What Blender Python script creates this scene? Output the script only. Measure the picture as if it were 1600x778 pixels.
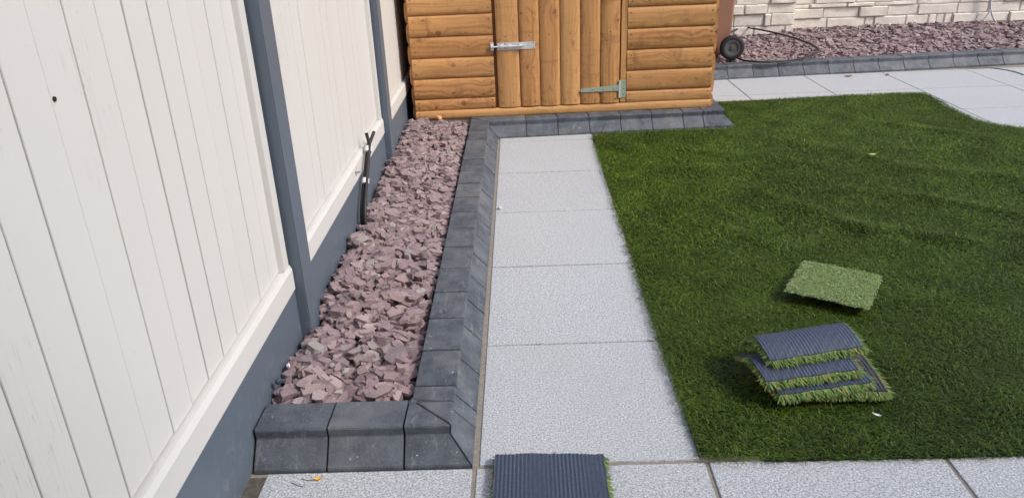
import bpy, bmesh, math, random
import numpy as np
from mathutils import Vector, Matrix
for o in list(bpy.data.objects): bpy.data.objects.remove(o)
sc = bpy.context.scene
C = sc.collection
R = math.radians
random.seed(7)
rng = np.random.default_rng(11)

# ------------------------------------------------------------------ camera, sky, sun, exposure
cd = bpy.data.cameras.new('camera'); cam = bpy.data.objects.new('camera', cd); C.objects.link(cam)
cd.sensor_fit = 'HORIZONTAL'; cd.sensor_width = 36; cd.lens = 27.18; cd.clip_start = .02; cd.clip_end = 800
r_ = Vector((0.99928364, 0.00399444, -0.03763315)); u_ = Vector((0.03276469, 0.4063308, 0.91313841)); f_ = Vector((-0.01893898, 0.91371731, -0.40590884))
m = Matrix((r_, u_, -f_)).transposed().to_4x4(); m.translation = (0.15275, -1.62054, 1.33816)
cam.matrix_world = m
sc.camera = cam
SUN_EL, SUN_AZ = 42, 116      # azimuth clockwise from +Y
w = bpy.data.worlds.new('World'); sc.world = w; w.use_nodes = True
nt = w.node_tree; bg = nt.nodes['Background']; bg.inputs[1].default_value = .15
sky = nt.nodes.new('ShaderNodeTexSky'); sky.sky_type = 'NISHITA'; sky.sun_disc = False
sky.sun_elevation = R(SUN_EL); sky.sun_rotation = R(SUN_AZ); sky.dust_density = 3; sky.air_density = 1.0; sky.ozone_density = 1.0
nt.links.new(sky.outputs[0], bg.inputs[0])
sl = bpy.data.lights.new('sun', 'SUN'); sl.energy = 1.75; sl.angle = R(9); sl.color = (1, .955, .90)
so = bpy.data.objects.new('sun', sl); C.objects.link(so)
dv = Vector((math.sin(R(SUN_AZ))*math.cos(R(SUN_EL)), math.cos(R(SUN_AZ))*math.cos(R(SUN_EL)), math.sin(R(SUN_EL))))
so.rotation_euler = (-dv).to_track_quat('-Z', 'Y').to_euler(); so.location = dv*8
sc.view_settings.view_transform = 'Standard'; sc.view_settings.look = 'None'; sc.view_settings.gamma = 1
sc.view_settings.use_curve_mapping = False; sc.view_settings.exposure = 0.5

# ------------------------------------------------------------------ material helpers
class NT:
    def __init__(s, name):
        s.m = bpy.data.materials.new(name); s.m.use_nodes = True; s.t = s.m.node_tree
        s.b = s.t.nodes['Principled BSDF']
    def n(s, kind, **kw):
        x = s.t.nodes.new(kind)
        for k, v in kw.items():
            if k in ('inp',):
                for a, b in v.items(): x.inputs[a].default_value = b
            else: setattr(x, k, v)
        return x
    def l(s, a, b): s.t.links.new(a, b)
    def math(s, op, a, b=None, c=None, clamp=False):
        x = s.n('ShaderNodeMath', operation=op, use_clamp=clamp)
        for i, v in enumerate((a, b, c)):
            if v is None: continue
            if isinstance(v, (int, float)): x.inputs[i].default_value = v
            else: s.l(v, x.inputs[i])
        return x.outputs[0]
    def mix(s, f, a, b, mode='MIX'):
        x = s.n('ShaderNodeMix', data_type='RGBA', blend_type=mode)
        for i, v in ((0, f), (6, a), (7, b)):
            if isinstance(v, (int, float)): x.inputs[i].default_value = v
            elif isinstance(v, tuple): x.inputs[i].default_value = (*v[:3], 1)
            else: s.l(v, x.inputs[i])
        return x.outputs[2]
    def noise(s, vec, scale, detail=4, rough=.6, dist=0, out=0):
        x = s.n('ShaderNodeTexNoise'); x.inputs['Scale'].default_value = scale; x.inputs['Detail'].default_value = detail
        x.inputs['Roughness'].default_value = rough; x.inputs['Distortion'].default_value = dist
        if vec is not None: s.l(vec, x.inputs['Vector'])
        return x.outputs[out]
    def ramp(s, f, stops):
        x = s.n('ShaderNodeValToRGB'); e = x.color_ramp.elements
        while len(e) < len(stops): e.new(.5)
        for i, (p, c) in enumerate(stops):
            e[i].position = p; e[i].color = (*c, 1) if isinstance(c, tuple) else (c, c, c, 1)
        s.l(f, x.inputs[0]); return x.outputs[0]
    def coord(s, which='Object'): return s.n('ShaderNodeTexCoord').outputs[which]
    def mapping(s, vec, scale=(1, 1, 1), loc=None):
        x = s.n('ShaderNodeMapping'); x.inputs['Scale'].default_value = scale; s.l(vec, x.inputs['Vector'])
        if loc is not None: s.l(loc, x.inputs['Location'])
        return x.outputs[0]
    def bump(s, h, strength=.3, dist=.005, prev=None):
        x = s.n('ShaderNodeBump'); x.inputs['Strength'].default_value = strength; x.inputs['Distance'].default_value = dist
        s.l(h, x.inputs['Height'])
        if prev is not None: s.l(prev, x.inputs['Normal'])
        return x.outputs[0]
    def done(s, col, rough=.7, normal=None, spec=.3, metal=0):
        if isinstance(col, tuple): s.b.inputs['Base Color'].default_value = (*col, 1)
        else: s.l(col, s.b.inputs['Base Color'])
        if isinstance(rough, (int, float)): s.b.inputs['Roughness'].default_value = rough
        else: s.l(rough, s.b.inputs['Roughness'])
        if normal is not None: s.l(normal, s.b.inputs['Normal'])
        s.b.inputs['Specular IOR Level'].default_value = spec; s.b.inputs['Metallic'].default_value = metal
        return s.m

def mat_paint(name, base, dirt, rough=.45, cracks=True, spec=.35):
    t = NT(name); o = t.coord(); st = t.mapping(o, (18, 18, 1.6))
    n1 = t.noise(o, 3.5, 5); n2 = t.noise(st, 5, 5, .65)
    rnd = t.n('ShaderNodeNewGeometry').outputs['Random Per Island']
    c = t.mix(t.math('MULTIPLY', n1, .25), base, dirt)
    c = t.mix(t.math('MULTIPLY', rnd, .18), c, tuple(x*.9 for x in base))
    if cracks:
        ck = t.noise(t.mapping(o, (60, 60, 2.2)), 1.6, 3, .5, .4)
        gate = t.ramp(t.noise(o, 2.3, 2), [(.60, 0), (.66, 1)])
        line = t.ramp(ck, [(.492, 0), (.5, 1), (.508, 0)])
        cm = t.math('MULTIPLY', t.math('MULTIPLY', line, gate), .55)
        c = t.mix(cm, c, (.22, .2, .18))
        h = t.math('SUBTRACT', n2, t.math('MULTIPLY', cm, 1.5))
    else: h = n2
    sz = t.n('ShaderNodeSeparateXYZ'); t.l(o, sz.inputs[0])
    low = t.ramp(sz.outputs[2], [(.10, 1), (.24, 0)]); sp = t.ramp(t.noise(o, 38, 5, .75), [(.52, 0), (.62, 1)])
    c = t.mix(t.math('MULTIPLY', t.math('MULTIPLY', low, sp), .35), c, (.27, .24, .22))
    fk = t.ramp(t.noise(o, 60, 2, .5), [(.735, 0), (.76, 1)]); c = t.mix(t.math('MULTIPLY', fk, .25), c, tuple(min(1, x*1.8+.03) if x < .3 else x*.6 for x in base))
    return t.done(c, rough, t.bump(h, .18, .003), spec)

def mat_wood():
    t = NT('stained_pine'); uv = t.coord('UV')
    rnd = t.math('FRACT', t.math('ADD', t.n('ShaderNodeNewGeometry').outputs['Random Per Island'], t.math('MULTIPLY', t.n('ShaderNodeObjectInfo').outputs['Random'], 7.31)))
    off = t.n('ShaderNodeCombineXYZ'); t.l(t.math('MULTIPLY', rnd, 37.0), off.inputs[0]); t.l(t.math('MULTIPLY', rnd, 91.7), off.inputs[1])
    v = t.mapping(uv, (1, 1, 1), off.outputs[0])
    sep = t.n('ShaderNodeSeparateXYZ'); t.l(v, sep.inputs[0])
    # knots: sparse voronoi points in a plane squeezed along the board
    wn = t.n('ShaderNodeVectorMath', operation='MULTIPLY_ADD'); t.l(t.noise(v, 22, 3, .6, 0, 1), wn.inputs[0]); wn.inputs[1].default_value = (.034, .024, 0)
    t.l(t.mapping(v, (1, 1, 1)), wn.inputs[2])
    kv = t.mapping(wn.outputs[0], (6.2, 9.0, 1))
    vo = t.n('ShaderNodeTexVoronoi', voronoi_dimensions='2D'); vo.inputs['Scale'].default_value = 1; t.l(kv, vo.inputs['Vector'])
    d = vo.outputs['Distance']
    vsel = t.n('ShaderNodeSeparateColor'); t.l(vo.outputs['Color'], vsel.inputs[0])
    on = t.math('GREATER_THAN', vsel.outputs[0], .50)
    rad = t.math('MULTIPLY_ADD', t.math('POWER', vsel.outputs[1], 2.0), .115, .035)
    kn = t.math('MULTIPLY', t.math('DIVIDE', t.math('SUBTRACT', rad, d), .03, clamp=True), on)
    halo = t.math('MULTIPLY', t.math('MULTIPLY', t.ramp(d, [(0, 1), (.22, .45), (.5, 0)]), on), t.math('MULTIPLY_ADD', vsel.outputs[1], .8, .35))
    # grain lines bend round the knots
    bend = t.math('MULTIPLY', halo, .055)
    wob = t.math('MULTIPLY', t.noise(t.mapping(v, (2.2, 3, 1)), 1.5, 2), .05)
    acr = t.math('ADD', t.math('ADD', sep.outputs[1], bend), wob)
    gv = t.n('ShaderNodeCombineXYZ'); t.l(t.math('MULTIPLY', sep.outputs[0], 1.3), gv.inputs[0]); t.l(t.math('MULTIPLY', acr, 55), gv.inputs[1])
    g1 = t.noise(gv.outputs[0], 1.0, 3, .55)
    gv2 = t.n('ShaderNodeCombineXYZ'); t.l(t.math('MULTIPLY', sep.outputs[0], 8), gv2.inputs[0]); t.l(t.math('MULTIPLY', acr, 330), gv2.inputs[1])
    g2 = t.noise(gv2.outputs[0], 1.0, 3, .7)
    r2 = t.math('FRACT', t.math('MULTIPLY', rnd, 13.7))
    tone = t.mix(rnd, (.59, .315, .122), (.46, .212, .070))
    dark = t.mix(rnd, (.255, .10, .030), (.16, .055, .017))
    c = t.mix(t.math('MULTIPLY', t.ramp(g1, [(.42, 0), (.66, 1)]), .8), tone, dark)
    c = t.mix(t.math('MULTIPLY', t.ramp(g2, [(.45, 0), (.75, 1)]), .35), c, (.30, .125, .04))
    # cross-grain stain marks
    cs = t.noise(t.mapping(v, (9, 2.0, 1)), 1.1, 3, .6, 1.2)
    c = t.mix(t.math('MULTIPLY', t.ramp(cs, [(.58, 0), (.68, 1)]), .5), c, (.20, .085, .03))
    c = t.mix(t.math('MULTIPLY', halo, .45), c, (.25, .105, .035))
    rings = t.math('SINE', t.math('MULTIPLY', d, 190))
    c = t.mix(t.math('MULTIPLY', kn, .95), c, t.mix(t.math('MULTIPLY_ADD', rings, .4, .5), (.045, .018, .008), (.17, .07, .024)))
    bl = t.noise(t.mapping(v, (7, 12, 1)), 1.0, 4, .7, .6)
    c = t.mix(t.math('MULTIPLY', t.ramp(bl, [(.56, 0), (.66, 1)]), .62), c, (.15, .062, .024))
    fl = t.noise(t.mapping(v, (26, 9, 1)), 1.0, 3, .6, 2.0)
    c = t.mix(t.math('MULTIPLY', t.ramp(fl, [(.58, 0), (.72, 1)]), .22), c, (.68, .45, .25))
    ck = t.noise(t.mapping(v, (1.1, 60, 1)), 1.0, 2, .5, .25)
    c = t.mix(t.math('MULTIPLY', t.ramp(ck, [(.655, 0), (.665, 1), (.675, 0)]), .7), c, (.10, .045, .02))
    pt = t.noise(v, 5, 3); c = t.mix(t.math('MULTIPLY', pt, .3), c, (.68, .41, .19))
    c = t.mix(t.math('MULTIPLY', r2, .42), c, t.mix(t.math('GREATER_THAN', rnd, .5), (.29, .125, .040), (.68, .40, .17)))
    h = t.math('ADD', t.math('MULTIPLY', g1, .7), t.math('MULTIPLY', g2, .3))
    return t.done(c, .52, t.bump(h, .25, .002), .35)

def mat_granite(name, k=1.0):
    t = NT(name); o = t.coord()
    rnd = t.n('ShaderNodeObjectInfo').outputs['Random']
    off = t.n('ShaderNodeCombineXYZ'); t.l(t.math('MULTIPLY', rnd, 50), off.inputs[0]); v = t.mapping(o, (1, 1, 1), off.outputs[0])
    a = t.noise(v, 185, 4, .85); b = t.noise(v, 400, 2, .6); big = t.noise(v, 3.2, 4)
    c = t.ramp(a, [(.36, (.12*k, .135*k, .16*k)), (.46, (.42*k, .445*k, .475*k)), (.55, (.62*k, .648*k, .68*k)), (.65, (1.0*k, 1.02*k, 1.05*k))])
    c = t.mix(t.math('MULTIPLY', t.ramp(b, [(.60, 0), (.68, 1)]), .6), c, (.20, .21, .23))
    c = t.mix(t.math('MULTIPLY', t.ramp(b, [(.30, 1), (.38, 0)]), .5), c, (.85, .86, .88))
    c = t.mix(t.math('MULTIPLY', t.ramp(big, [(.45, 0), (.72, 1)]), .22), c, (.36, .37, .37))
    c = t.mix(t.math('MULTIPLY', rnd, .20), c, (.40, .41, .43))
    st = t.ramp(t.noise(v, 14, 4, .7), [(.64, 0), (.74, 1)])
    c = t.mix(t.math('MULTIPLY', st, .25), c, (.30, .28, .26))
    return t.done(c, .75, t.bump(t.math('ADD', a, t.math('MULTIPLY', b, .5)), .25, .0015), .25)

def mat_kerb():
    t = NT('charcoal_concrete'); o = t.coord()
    rnd = t.n('ShaderNodeObjectInfo').outputs['Random']
    off = t.n('ShaderNodeCombineXYZ'); t.l(t.math('MULTIPLY', rnd, 40), off.inputs[0]); t.l(t.math('MULTIPLY', rnd, 23), off.inputs[1])
    v = t.mapping(o, (1, 1, 1), off.outputs[0])
    n1 = t.noise(v, 14, 6, .7); n2 = t.noise(v, 160, 3, .7); n3 = t.noise(v, 5, 3)
    c = t.mix(t.ramp(n1, [(.36, 0), (.66, 1)]), (.032, .041, .058), (.100, .117, .145))
    c = t.mix(t.math('MULTIPLY', t.ramp(n2, [(.55, 0), (.72, 1)]), .35), c, (.24, .25, .26))
    scuff = t.noise(t.mapping(v, (30, 5, 12)), 1.5, 5, .75, 1.0)
    c = t.mix(t.math('MULTIPLY', t.ramp(scuff, [(.57, 0), (.70, 1)]), .42), c, (.34, .345, .345))
    c = t.mix(t.math('MULTIPLY', t.ramp(n3, [(.5, 0), (.8, 1)]), .4), c, (.25, .245, .235))
    fk = t.noise(v, 75, 2, .5); c = t.mix(t.math('MULTIPLY', t.ramp(fk, [(.72, 0), (.76, 1)]), .7), c, (.50, .50, .49)); c = t.mix(t.math('MULTIPLY', rnd, .25), c, (.17, .18, .20))
    return t.done(c, .62, t.bump(t.math('ADD', n2, n1), .5, .003), .4)

def mat_slate():
    t = NT('plum_slate'); o = t.coord()
    rnd = t.n('ShaderNodeNewGeometry').outputs['Random Per Island']
    c = t.ramp(rnd, [(0, (.155, .112, .126)), (.2, (.30, .222, .230)), (.42, (.215, .152, .163)), (.6, (.38, .295, .296)), (.78, (.26, .176, .182)), (.9, (.18, .142, .166)), (.965, (.36, .31, .31)), (.985, (.29, .295, .285))])
    n = t.noise(o, 55, 5, .65); n2 = t.noise(o, 300, 3, .6)
    c = t.mix(t.math('MULTIPLY', t.ramp(n, [(.4, 0), (.7, 1)]), .4), c, (.44, .355, .36))
    c = t.mix(t.math('MULTIPLY', t.ramp(n2, [(.5, 0), (.7, 1)]), .25), c, (.17, .12, .135))
    return t.done(c, .72, t.bump(t.math('ADD', n, t.math('MULTIPLY', n2, .5)), .7, .006), .28)

def mat_attr(name, rough=.5, spec=.25, trans=.0):
    t = NT(name); a = t.n('ShaderNodeVertexColor'); a.layer_name = 'tint'
    t.done(a.outputs[0], rough, None, spec)
    if trans:
        tr = t.n('ShaderNodeBsdfTranslucent'); t.l(a.outputs[0], tr.inputs[0])
        mx = t.n('ShaderNodeMixShader'); mx.inputs[0].default_value = trans
        t.l(t.b.outputs[0], mx.inputs[1]); t.l(tr.outputs[0], mx.inputs[2]); t.l(mx.outputs[0], t.t.nodes['Material Output'].inputs[0])
    return t.m

def mat_plain(name, col, rough=.5, metal=0, spec=.4, var=.15, scale=30, bump=.1):
    t = NT(name); o = t.coord(); n = t.noise(o, scale, 4)
    c = t.mix(t.math('MULTIPLY', n, var*2), col, tuple(x*.55 for x in col))
    return t.done(c, rough, t.bump(n, bump, .003), spec, metal)

def mat_ground(name, a, b, scale=60):
    t = NT(name); o = t.coord(); n = t.noise(o, scale, 6, .7); n2 = t.noise(o, 7, 3)
    c = t.mix(t.ramp(n, [(.35, 0), (.65, 1)]), a, b); c = t.mix(t.math('MULTIPLY', n2, .5), c, tuple(x*.6 for x in a))
    return t.done(c, .95, t.bump(n, .6, .004), .1)

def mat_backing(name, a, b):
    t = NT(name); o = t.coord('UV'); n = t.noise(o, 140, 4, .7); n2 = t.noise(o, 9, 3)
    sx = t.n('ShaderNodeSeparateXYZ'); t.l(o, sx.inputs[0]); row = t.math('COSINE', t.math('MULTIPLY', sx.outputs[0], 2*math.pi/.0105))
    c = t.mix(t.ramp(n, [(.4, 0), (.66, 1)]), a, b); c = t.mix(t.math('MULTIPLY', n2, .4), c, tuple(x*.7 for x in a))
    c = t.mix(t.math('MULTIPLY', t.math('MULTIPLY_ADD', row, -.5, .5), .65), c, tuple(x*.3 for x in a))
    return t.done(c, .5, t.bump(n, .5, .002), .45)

def mat_stone():
    t = NT('cream_stone'); o = t.coord(); rnd = t.n('ShaderNodeNewGeometry').outputs['Random Per Island']
    n = t.noise(o, 16, 6, .7); n2 = t.noise(o, 90, 4, .7)
    c = t.mix(rnd, (.84, .80, .73), (.77, .72, .65)); c = t.mix(t.math('MULTIPLY', t.ramp(n, [(.4, 0), (.7, 1)]), .35), c, (.52, .465, .40))
    c = t.mix(t.math('MULTIPLY', n2, .25), c, (.76, .72, .67))
    return t.done(c, .85, t.bump(t.math('ADD', n, t.math('MULTIPLY', n2, .4)), .6, .008), .15)

M = dict(
    cream=mat_paint('cream_paint', (.625, .617, .603), (.57, .555, .535)),
    slate_paint=mat_paint('slate_grey_paint', (.098, .128, .168), (.12, .145, .175), .42, False, .45),
    wood=mat_wood(), granite=mat_granite('silver_granite', .83), kerb=mat_kerb(), slate=mat_slate(),
    turf=mat_attr('turf_blades', .5, .28, .15), turf_base=mat_ground('turf_thatch', (.008, .016, .004), (.016, .026, .007), 120),
    mortar=mat_ground('sandy_mortar', (.36, .325, .275), (.22, .20, .17), 90), soil=mat_ground('dark_soil', (.15, .135, .115), (.08, .07, .06), 70),
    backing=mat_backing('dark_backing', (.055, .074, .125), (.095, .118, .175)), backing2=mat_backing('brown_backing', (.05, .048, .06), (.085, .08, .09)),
    stone=mat_stone(), stone_joint=mat_plain('stone_joint', (.66, .62, .56), .9),
    zinc=mat_plain('zinc_plate', (.74, .76, .78), .34, .45, .5, .15, 60), green_zinc=mat_plain('green_zinc_plate', (.44, .53, .43), .42, .3, .5, .2, 80),
    screw=mat_plain('screw_dark', (.03, .025, .02), .5, .3), black=mat_plain('black_plastic', (.022, .022, .024), .55),
    rubber=mat_plain('rubber', (.016, .016, .018), .7), hub=mat_plain('hub_grey', (.085, .088, .095), .5),
    bin=mat_plain('brown_plastic', (.30, .165, .115), .5, 0, .35, .12, 12, .06), white=mat_plain('white_tape', (.75, .75, .76), .45),
    cable=mat_plain('grey_cable_sheath', (.55, .55, .57), .45), shell=mat_plain('pale_stone', (.62, .58, .50), .7),
    yellow=mat_plain('yellow_leaf', (.75, .38, .03), .6), chip=mat_plain('orange_chip', (.70, .38, .15), .7),
    leaf=mat_plain('dry_leaf', (.33, .20, .15), .7), paleleaf=mat_plain('pale_leaf', (.45, .52, .22), .6), bluestone=mat_plain('blue_pebble', (.045, .06, .09), .6),
    felt=mat_plain('roof_felt', (.10, .10, .11), .9), inner=mat_plain('shed_inside', (.10, .05, .025), .9), galv=mat_plain('bolt_head', (.48, .47, .45), .5))

# ------------------------------------------------------------------ mesh helpers
class MB:
    def __init__(s): s.v = []; s.f = []; s.uv = []; s.mi = []
    def add(s, verts, faces, mi=0, uv=None):
        b = len(s.v); s.v += [tuple(x) for x in verts]
        for f in faces:
            s.f.append([b+i for i in f]); s.mi.append(mi)
            s.uv.append([(uv(verts[i]) if uv else (0, 0)) for i in f])
    def box(s, x0, x1, y0, y1, z0, z1, mi=0, uv=None, bev=0):
        if bev:
            bm = bmesh.new(); bmesh.ops.create_cube(bm, size=1)
            for v in bm.verts: v.co = Vector(((x0+x1)/2+v.co.x*(x1-x0), (y0+y1)/2+v.co.y*(y1-y0), (z0+z1)/2+v.co.z*(z1-z0)))
            bmesh.ops.bevel(bm, geom=bm.edges[:], offset=bev, segments=2, affect='EDGES')
            bm.verts.index_update(); s.add([v.co[:] for v in bm.verts], [[v.index for v in f.verts] for f in bm.faces], mi, uv); bm.free(); return
        V = [(x, y, z) for z in (z0, z1) for y in (y0, y1) for x in (x0, x1)]
        s.add(V, [(0, 2, 3, 1), (4, 5, 7, 6), (0, 1, 5, 4), (2, 6, 7, 3), (0, 4, 6, 2), (1, 3, 7, 5)], mi, uv)
    def tube(s, pts, r, seg=10, mi=0, cap=True, radii=None):
        P = [Vector(p) for p in pts]; rings = []; ref = None
        for i, p in enumerate(P):
            d = (P[min(i+1, len(P)-1)]-P[max(i-1, 0)]).normalized()
            if ref is None: ref = d.orthogonal().normalized()
            else: ref = (ref-d*ref.dot(d)).normalized()
            b = d.cross(ref); rr = radii[i] if radii else r
            rings.append([p+rr*(math.cos(a)*ref+math.sin(a)*b) for a in [2*math.pi*k/seg for k in range(seg)]])
        V = [q[:] for rg in rings for q in rg]; F = []
        for i in range(len(P)-1):
            for k in range(seg): F.append((i*seg+k, i*seg+(k+1) % seg, (i+1)*seg+(k+1) % seg, (i+1)*seg+k))
        if cap: F.append(tuple(range(seg))[::-1]); F.append(tuple((len(P)-1)*seg+k for k in range(seg)))
        s.add(V, F, mi)
    def prism(s, poly, axis, a, b, mi=0, uv=None):
        """extrude a 2-D outline along an axis"""
        def mk(p, t): return {'x': (t, p[0], p[1]), 'y': (p[0], t, p[1]), 'z': (p[0], p[1], t)}[axis]
        n = len(poly); V = [mk(p, a) for p in poly]+[mk(p, b) for p in poly]
        s.add(V, [(i, (i+1) % n, n+(i+1) % n, n+i) for i in range(n)]+[tuple(range(n))[::-1], tuple(range(n, 2*n))], mi, uv)
    def build(s, name, mats, parent=None, smooth=False, loc=None, fix=True):
        me = bpy.data.meshes.new(name); me.from_pydata(s.v, [], s.f); 
        for mm in (mats if isinstance(mats, (list, tuple)) else [mats]): me.materials.append(mm)
        me.polygons.foreach_set('material_index', s.mi)
        ul = me.uv_layers.new(name='UVMap'); ul.data.foreach_set('uv', [c for f in s.uv for p in f for c in p])
        if fix:
            bm = bmesh.new(); bm.from_mesh(me); bmesh.ops.recalc_face_normals(bm, faces=bm.faces[:]); bm.to_mesh(me); bm.free()
        if smooth: me.polygons.foreach_set('use_smooth', [True]*len(me.polygons)); me.set_sharp_from_angle(angle=R(40))
        o = bpy.data.objects.new(name, me); C.objects.link(o)
        if parent: o.parent = parent
        if loc: o.location = loc
        return o

def tag(o, label=None, cat=None, group=None, kind=None):
    for k, v in (('label', label), ('category', cat), ('group', group), ('kind', kind)):
        if v: o[k] = v
    return o
def thing(name, label, cat, loc=(0, 0, 0), rz=0, group=None):
    o = bpy.data.objects.new(name, None); C.objects.link(o); o.location = loc; o.rotation_euler = (0, 0, rz); o.empty_display_size = .1
    return tag(o, label, cat, group)

def sines(seed, n=9, f0=1., f1=6.):
    g = np.random.default_rng(seed); A = g.uniform(0, 2*np.pi, n); F = g.uniform(f0, f1, n); Ph = g.uniform(0, 6.28, n)
    def fn(x, y): 
        s = 0
        for a, f, p in zip(A, F, Ph): s = s+np.sin((x*np.cos(a)+y*np.sin(a))*f+p)
        return s/np.sqrt(n)
    return fn

# ------------------------------------------------------------------ the setting: ground, mortar bed, granite paving
mb = MB(); mb.box(-200, 200, -200, 200, -.4, -.034); tag(mb.build('ground', M['soil']), kind='structure')
mb = MB(); mb.add([(-.61, -2.6, -.0042), (7, -2.6, -.0042), (7, 4.9, -.0042), (-.61, 4.9, -.0042)], [(0, 1, 2, 3)])
mort = tag(mb.build('mortar_bed', M['mortar'], fix=False), kind='structure')
pav = bpy.data.objects.new('paving', None); C.objects.link(pav); tag(pav, kind='structure'); pav.location = (0, 0, 0)
pav['label'] = 'silver granite paving round the lawn'
def slab(x0, x1, y0, y1, g=.0026, gx0=None):
    mb = MB(); a = g if gx0 is None else gx0
    dz = random.uniform(-.0008, .0008)
    mb.box(x0+a, x1-g, y0+g, y1-g, -.033, dz, bev=.0018)
    mb.build('paving_slab', M['granite'], pav)
YR = [-1.815, -1.21, -.605, 0, .604, 1.213, 1.818, 2.412, 3.022, 3.25]
for j in range(3, 9): slab(-.002, .586 if j > 3 else .589, YR[j], YR[j+1] if j < 8 else 3.2, gx0=.012)
bx = [-.55, -.002, .602, 1.21, 1.818, 2.42, 3.03, 3.64]
for j in range(0, 3):
    for k in range(len(bx)-1): slab(bx[k], bx[k+1], YR[j], YR[j+1]+(-.004 if j == 2 else 0), .0055)
XR = [1.20, 1.80, 2.42, 3.05, 3.71, 4.32, 4.93, 5.54, 6.15]
yb = [.0, .604, 1.208, 1.812, 2.416, 3.02, 3.42, 4.03, 4.64]
for k in range(len(XR)-1):
    for j in range(len(yb)-1):
        if XR[k] < 2.4 and yb[j] < 3.4: continue
        if XR[k] < 1.5 and yb[j] < 4.0: slab(1.52, XR[k+1], yb[j], yb[j+1]); continue
        slab(XR[k], XR[k+1], yb[j], yb[j+1])
# dark soil strip beside the fence foot
mb = MB(); mb.add([(-.605, -2.6, -.002), (-.543, -2.6, -.002), (-.545, -.02, -.002), (-.605, -.02, -.002)], [(0, 1, 2, 3)])
tag(mb.build('soil_strip', M['soil'], fix=False), kind='structure')

# ------------------------------------------------------------------ added house, unseen behind the camera, sized to block sky over the near garden
mb = MB(); mb.box(-5, 8, -9.5, -3.25, -.1, 5.0); mb.build('added_house_wall', mat_plain('render_coat', (.50, .47, .43), .9))
hw = bpy.data.objects['added_house_wall']; tag(hw, kind='structure')
mb = MB(); mb.prism([(-9.8, 5.0), (-3.0, 5.0), (-6.6, 6.6)], 'x', -5.3, 8.3); mb.build('roof', M['felt'], hw)
for x in (-3.2, 1.2, 4.4):
    for z in (.4, 3.1):
        mb = MB(); mb.box(x, x+1.5, -3.252, -3.22, z+.5, z+1.7, bev=.01); f = mb.build('window', M['white'], hw)
        mb = MB(); mb.box(x+.07, x+1.43, -3.222, -3.215, z+.57, z+1.63); mb.build('pane', M['black'], f)

# ------------------------------------------------------------------ block kerbs
PROF = [(0, -.03), (0, .010), (.006, .014), (.056, .068), (.0525, .095), (.057, .1), (.170, .1), (.170, -.03)]
KP = {}
def kerb_block(p0, p1, out, m0, m1, parent, gap=.0022):
    """block from p0 to p1 along its outer foot, back edges sheared by m0/m1 for mitres"""
    p0 = Vector((*p0, 0)); p1 = Vector((*p1, 0)); d = (p1-p0); L = d.length; d.normalize(); o = Vector((*out, 0)).normalized()
    o = (o-d*o.dot(d)).normalized()
    key = (round(L, 3), m0, m1, round(d.x, 2), round(o.x, 2))
    if key not in KP:
        bm = bmesh.new()
        A = [bm.verts.new(d*(gap+m0*q[0])-o*q[0]+Vector((0, 0, q[1]))) for q in PROF]
        B = [bm.verts.new(d*(L-gap+m1*q[0])-o*q[0]+Vector((0, 0, q[1]))) for q in PROF]
        n = len(PROF)
        for i in range(n): bm.faces.new((A[i], A[(i+1) % n], B[(i+1) % n], B[i]))
        bm.faces.new(A[::-1]); bm.faces.new(B)
        bmesh.ops.recalc_face_normals(bm, faces=bm.faces[:])
        bmesh.ops.bevel(bm, geom=[e for e in bm.edges if e.calc_face_angle(0) > .5], offset=.0018, segments=2, affect='EDGES')
        me = bpy.data.meshes.new('kerb_block'); bm.to_mesh(me); bm.free(); me.materials.append(M['kerb']); KP[key] = me
    ob = bpy.data.objects.new('kerb_block', KP[key]); C.objects.link(ob); ob.parent = parent
    ob.location = (p0.x, p0.y, random.uniform(-.0015, .001)); ob.rotation_euler = (random.uniform(-.004, .004), random.uniform(-.004, .004), random.uniform(-.003, .003))
def run(P0, P1, out, joints, m0, m1, parent, gap=.0022):
    P0 = Vector(P0); P1 = Vector(P1); L = (P1-P0).length; js = [0]+joints+[L]
    for i in range(len(js)-1):
        a = P0.lerp(P1, js[i]/L); b = P0.lerp(P1, js[i+1]/L)
        kerb_block(a, b, out, m0 if i == 0 else 0, m1 if i == len(js)-2 else 0, parent, gap)
K1 = thing('block_kerb', 'charcoal block kerb turning along the slate bed and under the shed front', 'kerb')
cA, cB, cC, cD, cE = (-.585, -.006), (-.008, -.008), (-.004, 3.103), (1.50, 3.185), (1.47, 4.56)
run(cA, cB, (0, -1), [.195, .398], 0, -1, K1)
run(cB, cC, (1, 0), [.16, .237, .431, .629, .82, 1.015, 1.215, 1.41, 1.60, 1.79, 1.985, 2.18, 2.375, 2.57, 2.765, 2.96], 1, 1, K1)
run(cC, cD, (0, -1), [.012+.17, .382, .582, .782, .982, 1.182, 1.31], -1, -1, K1, .0013)
run(cD, cE, (1, 0), [.2*k for k in range(1, 7)], 1, 0, K1)
K2 = thing('block_kerb', 'charcoal block kerb at the back between granite paving and stone wall bed', 'kerb')
kx0, ky0, ks = 1.19, 4.538, .070
run((kx0, ky0), (6.2, ky0+ks*(6.2-kx0)), (0, -1), [.207*k for k in range(1, 24)], 0, 0, K2, .0012)
# sandy haunch line at kerb foot
mb = MB(); mb.box(-.008, .0085, -.01, 3.11, -.03, -.0030); mb.box(-.545, -.0, -.016, -.008, -.03, -.0035)
tag(mb.build('mortar_joint', M['mortar']), kind='structure')

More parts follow.
